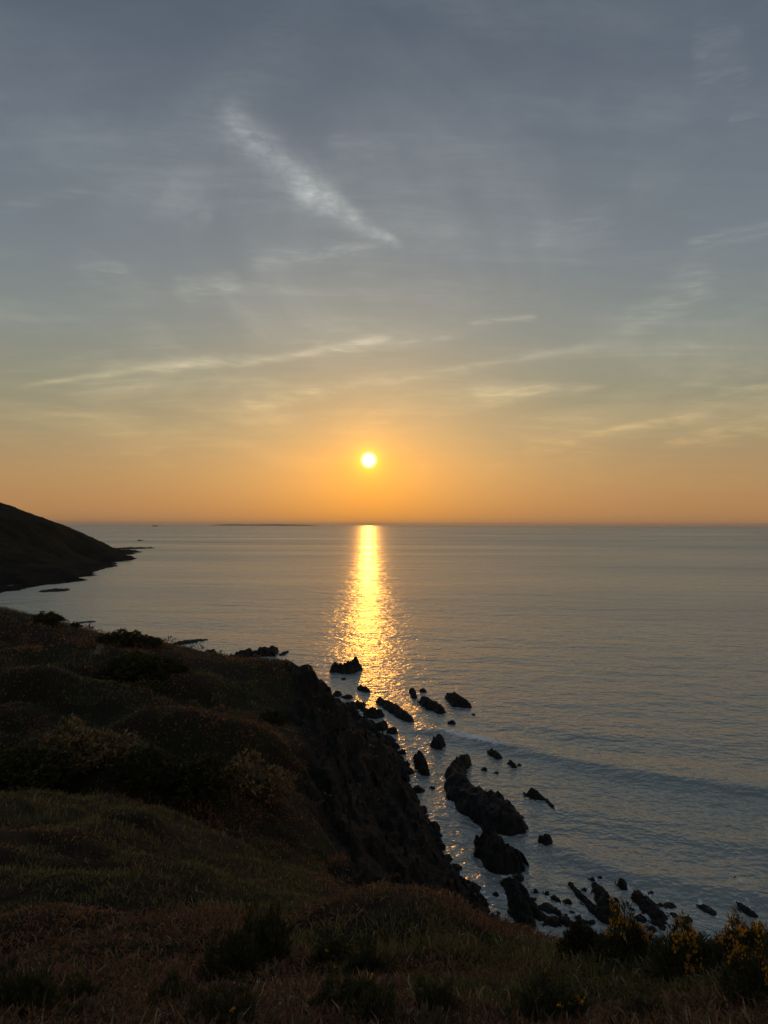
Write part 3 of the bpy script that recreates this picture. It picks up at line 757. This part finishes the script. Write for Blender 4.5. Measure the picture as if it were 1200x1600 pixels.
# low heather and gorse clumps that run together
def heath(n, dmin, dmax, r0, label):
    d = np.exp(RNG.uniform(math.log(dmin), math.log(dmax), n)); a = RNG.uniform(-0.62, 0.56, n)
    x, y = d * np.sin(a), d * np.cos(a); z, rk = land(x, y)
    ok = (rk < 0.35) & (z > 3) & (fbm(x * 0.07 + 9, y * 0.07, 60, 3) > -0.12)
    x, y, z, d = x[ok], y[ok], z[ok], d[ok]
    rad = r0 * (0.5 + d / dmin * (0.35 if dmin > 20 else 0.10)) * RNG.uniform(0.5, 1.5, len(x))
    pt = fbm(x * 0.1, y * 0.1, 70, 3) + 0.30 * np.clip((26 - d) / 8, 0, 1)
    per = 110 if dmin < 20 else 64; fz = 0.5 if dmin < 20 else 1.0
    v = RNG.normal(size=(len(x), per, 3)); v[..., 2] = np.abs(v[..., 2]); v /= np.linalg.norm(v, axis=2, keepdims=True)
    rr = rad[:, None] * (0.75 + 0.35 * fbm(v[..., 0] * 2 + x[:, None], v[..., 1] * 2 + y[:, None], v[..., 2] * 2, 2))
    P = v * rr[..., None] * [1, 1, 0.72] + np.stack([x, y, z - 0.03], 1)[:, None, :]
    cls = np.where(pt > 0.10, 1, np.where(pt > -0.12, np.where(d < 22, 5, 3), 5))[:, None] + 0 * rr
    tint = PAL[cls.astype(int).ravel()] * RNG.uniform(0.5, 1.4, (cls.size, 1)) * np.repeat(RNG.uniform(0.6, 1.3, len(x)), per)[:, None]
    V, F, T = blades(P.reshape(-1, 3), (v + RNG.normal(size=v.shape) * 0.5 + [0, 0, 0.4]).reshape(-1, 3), (rr * fz * RNG.uniform(0.22, 0.5, rr.shape)).ravel(), (rr * fz * fz * RNG.uniform(0.05, 0.13, rr.shape)).ravel(), np.zeros(rr.size), tint)
    me = mesh_np('heath', V, F, False); cattr(me, 'tint', T)
    tag(link('heath', me, M_PLANT), label, None, None, 'stuff')
heath(2000, 5.5, 58, 0.46, 'low heather and gorse clumps merging over the near slope')
heath(1300, 60, 170, 0.95, 'dark mounded scrub merging over the slope beyond the gully')

# a few pale dead stalks
n = 900
d = np.exp(RNG.uniform(math.log(5), math.log(45), n)); a = RNG.uniform(-0.52, 0.5, n)
x, y = d * np.sin(a), d * np.cos(a); z, rk = land(x, y)
V, F, T = blades(np.stack([x, y, z], 1), RNG.normal(size=(n, 3)) * [1, 1, .5] + [0, 0, 0.8], RNG.uniform(0.12, 0.38, n), 0.005 + 0.0005 * d, RNG.uniform(0.1, 0.9, n), np.array([[0.26, 0.19, 0.12]]) * RNG.uniform(0.5, 1.2, (n, 1)))
me = mesh_np('dead_grass', V, F, False); cattr(me, 'tint', T)
tag(link('dead_grass', me, M_PLANT), 'pale dead grass stalks scattered through the bracken', None, None, 'stuff')

def bush_mesh(seed, kind, pale=1.0):
    """unit bush: radius about 1, height about 1; returns foliage and flower meshes"""
    g = np.random.default_rng(seed)
    n = 520 if kind != 'scrub' else 620
    v = g.normal(size=(n, 3)); v[:, 2] = np.abs(v[:, 2]) * 0.9 + 0.02; v /= np.linalg.norm(v, axis=1, keepdims=True)
    lump = 0.78 + 0.62 * fbm(v[:, 0] * 2.1 + seed, v[:, 1] * 2.1, v[:, 2] * 2.1, 3)
    rad = lump * np.where(g.random(n) < 0.72, g.uniform(0.86, 1.0, n), g.uniform(0.4, 0.86, n))
    c = v * rad[:, None]; c[:, 2] *= 1.0
    per = 9
    C = np.repeat(c, per, 0); D = np.repeat(v, per, 0)
    N = len(C)
    dirs = D * 0.8 + g.normal(size=(N, 3)) * (0.55 if kind != 'scrub' else 0.9) + np.array([0, 0, 0.35])
    if kind == 'scrub':
        L = g.uniform(0.06, 0.13, N); Wd = g.uniform(0.035, 0.06, N); pal = np.array([[0.075, 0.072, 0.030], [0.050, 0.052, 0.022], [0.140, 0.090, 0.045]])
    else:
        L = g.uniform(0.09, 0.20, N); Wd = g.uniform(0.012, 0.026, N); pal = np.array([[0.085, 0.090, 0.036], [0.055, 0.064, 0.028], [0.170, 0.115, 0.060]])
    tint = pal[g.choice(3, N, p=[.5, .35, .15] if pale == 1 else [.2, .1, .7])] * pale * g.uniform(0.6, 1.3, (N, 1))
    V, F, T = blades(C + g.normal(size=(N, 3)) * 0.03, dirs, L, Wd, np.zeros(N), tint)
    me = mesh_np('foliage', V, F, False); cattr(me, 'tint', T); me.materials.append(M_GORSE)
    # flowers: little clusters on the outer sprigs, thickest on the crown
    up = np.where((v[:, 2] > 0.35) & (rad > 0.8 * lump))[0]
    up = up[v[up, 2] > 0.5]
    pick = g.choice(up, min(len(up), 110), replace=False)
    keep = pick[fbm(v[pick, 0] * 2.6, v[pick, 1] * 2.6, seed + 9, 2) > -0.02]
    if kind == 'sparse': keep = keep[:5]
    oct_v = np.array([[1, 0, 0], [-1, 0, 0], [0, 1, 0], [0, -1, 0], [0, 0, 1.3], [0, 0, -1]])
    oct_f = np.array([[0, 2, 4], [2, 1, 4], [1, 3, 4], [3, 0, 4], [2, 0, 5], [1, 2, 5], [3, 1, 5], [0, 3, 5]])
    VV, FF, TT = [], [], []; k = 0
    for i in keep:
        for _ in range(g.integers(4, 8)):
            p = c[i] + v[i] * g.uniform(0.04, 0.17) + g.normal(size=3) * 0.035
            VV.append(oct_v * g.uniform(0.018, 0.036) + p); FF.append(oct_f + k); k += 6
            TT.append(np.tile(np.array([0.90, 0.50, 0.06]) * g.uniform(0.6, 1.2), (6, 1)))
    fl = mesh_np('flowers', np.concatenate(VV), np.concatenate(FF), False); cattr(fl, 'tint', np.concatenate(TT)); fl.materials.append(M_FLOWER)
    # woody stems fanning up from the root
    VV, FF = [], []; k = 0
    for i in range(16):
        tgt = c[g.integers(0, n)] * 0.9; r0 = 0.025
        ring = np.array([[math.cos(q), math.sin(q), 0] for q in (0, 2.1, 4.2)])
        b0 = np.array([g.normal() * 0.06, g.normal() * 0.06, -0.15]); mid = b0 * 0.5 + tgt * 0.5 + g.normal(size=3) * 0.06
        VV.append(np.concatenate([ring * r0 + b0, ring * r0 * 0.7 + mid, [tgt]]))
        f = []
        for q in range(3):
            w_ = (q + 1) % 3
            f += [[q, w_, 3 + w_], [q, 3 + w_, 3 + q], [3 + q, 3 + w_, 6]]
        FF.append(np.array(f) + k); k += 7
    sm = mesh_np('stem', np.concatenate(VV), np.concatenate(FF), False); sm.materials.append(M_STEM)
    return me, fl, sm
PROTO = {'gorse': [bush_mesh(i, 'gorse') for i in (3, 14, 25)], 'sparse': [bush_mesh(i, 'sparse') for i in (6, 17)], 'scrub': [bush_mesh(i, 'scrub') for i in (41, 52)]}
PROTO['dry'] = [bush_mesh(63, 'scrub', 2.1)]
def bush(name, label, group, px, py, wpx, hpx, kind, flowers):
    """a bush whose foot meets the slope where the photo shows it"""
    p = hit(px, py); k = p[1] / ray(px, py)[1] / FPX
    root = bpy.data.objects.new(name, None); COL.objects.link(root)
    root.empty_display_size = 0.2
    root.location = (p[0], p[1], p[2] - 0.05); root.rotation_euler = (0, 0, random.uniform(0, 6.28))
    r = 0.5 * wpx * k / 0.95
    root.scale = (r, r, hpx * k / 0.95)
    tag(root, label, 'bush', group)
    fo_, fl_, st_ = PROTO[kind][random.randrange(len(PROTO[kind]))]
    link('foliage', fo_, None, root); link('stem', st_, None, root)
    if flowers: link('flowers', fl_, None, root)['kind'] = 'stuff'
    return root
GN, GM = 'gorse bushes on the near slope', 'scrub bushes on the slope beyond the gully'
for lb, px, py, w_, h_, kd, fl in [
    ("dark round bush without flowers on the brow, first of the brow bushes", 907, 1486, 62, 46, 'scrub', 0),
    ("gorse bush topped with yellow flowers in front of the jagged reef", 982, 1496, 78, 70, 'gorse', 1),
    ("broad gorse bush with the thickest orange-yellow flowers on the brow", 1078, 1528, 96, 76, 'gorse', 1),
    ("gorse bush with bright flowers on the brow, rightmost against the water", 1172, 1498, 82, 60, 'gorse', 1),
    ("leggy flowering gorse cut by the right edge of the picture", 1190, 1562, 84, 76, 'gorse', 1),
    ("brown-tipped gorse standing tallest left of centre", 412, 1506, 70, 88, 'sparse', 1),
    ("dark gorse hummock leaning against the brown-tipped gorse", 362, 1524, 74, 62, 'gorse', 0),
    ("low gorse with pale tips near the centre", 522, 1500, 58, 36, 'sparse', 1),
    ("dark rounded gorse right of the pale-tipped one", 574, 1532, 66, 52, 'gorse', 0),
    ("gorse with two bright blossoms below the centre", 545, 1585, 100, 60, 'sparse', 1),
    ("black low gorse at the bottom edge beside the two-blossom one", 590, 1612, 66, 60, 'gorse', 0),
    ("twiggy dark gorse with purple-brown sprigs below the brow", 678, 1588, 76, 56, 'gorse', 0),
    ("gorse with scattered yellow dots at the bottom, right of centre", 862, 1606, 110, 72, 'sparse', 1),
    ("small dark gorse between the dotted one and the leggy one", 1010, 1600, 70, 44, 'gorse', 0),
    ("gorse cut by the bottom edge left of centre", 346, 1606, 84, 60, 'sparse', 1),
    ("dark gorse in the brown bracken at lower left", 272, 1588, 74, 52, 'gorse', 0),
    ("small dark gorse alone in the bracken", 125, 1566, 46, 36, 'gorse', 0),
    ("big dark gorse in the bottom left corner", 30, 1600, 100, 84, 'gorse', 0),
    ("low olive gorse just right of the corner one", 112, 1604, 56, 34, 'gorse', 0)]:
    bush('gorse_bush', lb, GN, px, py + (6 if px > 850 else 0), w_ * 1.12, h_, kd, fl)
for lb, px, py, w_, h_ in [
    ("large domed bush with a brown crown beyond the gully", 135, 1192, 112, 74),
    ("wide black bush at the left edge beyond the gully", 30, 1232, 120, 66),
    ("dark bush tucked right of the large domed one", 232, 1218, 84, 54),
    ("broad mounded bush where the slope meets the cliff edge", 398, 1240, 104, 66),
    ("dark bush between the two mounds beyond the gully", 312, 1236, 96, 58),
    ("long dark scrub clump on the skyline next to the path", 190, 1004, 66, 22),
    ("second skyline clump sloping toward the bay", 228, 1008, 40, 18),
    ("dark clump on the skyline left of the path", 76, 972, 44, 18),
    ("small round bush alone on the skyline", 118, 980, 16, 10),
    ("wide dark scrub patch below the path", 215, 1052, 100, 36),
    ("low dark bush in the hollow right of the path", 270, 1050, 50, 24),
    ("small bush on the ledge above the cliff", 430, 1130, 40, 24)]:
    bush('scrub_bush', lb, GM, px, py, w_ * 1.15, h_ * 0.8, 'dry' if 'brown crown' in lb or 'mounded' in lb else 'scrub', 0)

# ------------------------------------------------------------------ trodden path on the far slope
m, t, b = material('bare_earth_path')
pos = t.new('ShaderNodeNewGeometry').outputs['Position']
t.l.new(t.mix(t.noise(pos, 2.0, 5, 0.6), (0.09, 0.07, 0.05), (0.16, 0.13, 0.09)), b.inputs['Base Color']); b.inputs['Roughness'].default_value = 0.95
pp = [hit(px, py) for px, py in [(150, 1024), (154, 1016), (158, 1008), (161, 1001), (166, 996)]]
pp = np.array(pp); fine_p = np.array([[np.interp(q, range(len(pp)), pp[:, k]) for k in (0, 1)] for q in np.linspace(0, len(pp) - 1, 40)])
tg = np.gradient(fine_p, axis=0); nn = np.stack([-tg[:, 1], tg[:, 0]], 1); nn /= np.linalg.norm(nn, axis=1, keepdims=True)
rows = []
for w_ in (-0.5, -0.17, 0.17, 0.5):
    q = fine_p + nn * (w_ * (1 + 0.3 * np.sin(np.arange(40)))[:, None]); rows.append(np.c_[q, land(q[:, 0], q[:, 1])[0] + 0.07])
V = np.stack(rows, 1).reshape(-1, 3)
tag(link('path', mesh_np('path', V, grid_faces(40, 4)), m), 'thin pale footpath over the slope', None, None, 'structure')

# ------------------------------------------------------------------ far off: island and ship on the horizon
p = at(415, 820, 30000)
ux = np.linspace(-1, 1, 90)[None, :]; uy = np.linspace(-1, 1, 24)[:, None]
IX = p[0] + ux * 2150 + 0 * uy; IY = 30000 + uy * 900 + 0 * ux
IZ = 62 * np.clip(1 - np.abs(ux) ** 5, 0, 1) * np.clip(1 - np.abs(uy) ** 3, 0, 1) * (0.86 + 0.3 * fbm(ux * 4 + 0 * uy, uy * 2 + 0 * ux, 1, 4)) - 6
tag(link('island', mesh_np('island', np.stack([IX, IY, IZ], -1).reshape(-1, 3), grid_faces(24, 90)), M_LAND), 'long low island faint on the horizon', None, None, 'structure')

M_SHIP, _t, b = material('ship_paint'); b.inputs['Roughness'].default_value = 0.6
_t.l.new(_t.mix(_t.noise(_t.new('ShaderNodeTexCoord').outputs['Object'], 0.05, 3), (0.05, 0.045, 0.05), (0.10, 0.08, 0.07)), b.inputs['Base Color'])
p = on_sea(243, 822.6); p = np.array([p[0], p[1], 0.0])
ship = bpy.data.objects.new('cargo_ship', None); COL.objects.link(ship); ship.location = p; ship.scale = (1, 1, 1)
ship.rotation_euler = (0, 0, R(8))
tag(ship, 'tiny dark cargo ship on the horizon left of the island', 'ship')
def prism(name, outline, z0, z1, parent, flare=1.0):
    n = len(outline); V = [(x, y, z0) for x, y in outline] + [(x * flare, y * flare, z1) for x, y in outline]
    me = bpy.data.meshes.new(name)
    me.from_pydata(V, [], [tuple(range(n))[::-1], tuple(range(n, 2 * n))] + [(i, (i + 1) % n, n + (i + 1) % n, n + i) for i in range(n)])
    return link(name, me, M_SHIP, parent)
kk = p[1] / FPX / 20.0
Ls = 4.2 * p[1] / FPX
prism('hull', [(-Ls, -9), (Ls * 0.8, -10), (Ls, 0), (Ls * 0.8, 10), (-Ls, 9)], -3, Ls * 0.20, ship, 1.04)
br = prism('bridge', [(-Ls * 0.9, -8), (-Ls * 0.6, -8), (-Ls * 0.6, 8), (-Ls * 0.9, 8)], Ls * 0.20, Ls * 0.56, ship)
prism('funnel', [(-Ls * 0.84, -3), (-Ls * 0.74, -3), (-Ls * 0.74, 3), (-Ls * 0.84, 3)], Ls * 0.56, Ls * 0.70, br)
prism('deck_cargo', [(-Ls * 0.5, -7), (Ls * 0.7, -7), (Ls * 0.7, 7), (-Ls * 0.5, 7)], Ls * 0.205, Ls * 0.36, ship)

# ------------------------------------------------------------------ sea haze
m = bpy.data.materials.new('sea_haze'); m.use_nodes = True
t = NT(m.node_tree); t.n.clear()
o = t.new('ShaderNodeOutputMaterial'); v = t.new('ShaderNodeVolumePrincipled')
v.inputs['Color'].default_value = (0.95, 0.92, 0.88, 1); v.inputs['Density'].default_value = 2.0e-5; v.inputs['Anisotropy'].default_value = 0.6
t.l.new(v.outputs[0], o.inputs['Volume'])
bm = bmesh.new(); bmesh.ops.create_cube(bm, size=1.0)
for q in bm.verts: q.co = (q.co.x * 260000, q.co.y * 130000 + 200, -6 if q.co.z < 0 else 165)
me = bpy.data.meshes.new('haze'); bm.to_mesh(me); bm.free()
tag(link('haze', me, m), 'thin warm sea haze over the water', None, None, 'stuff')
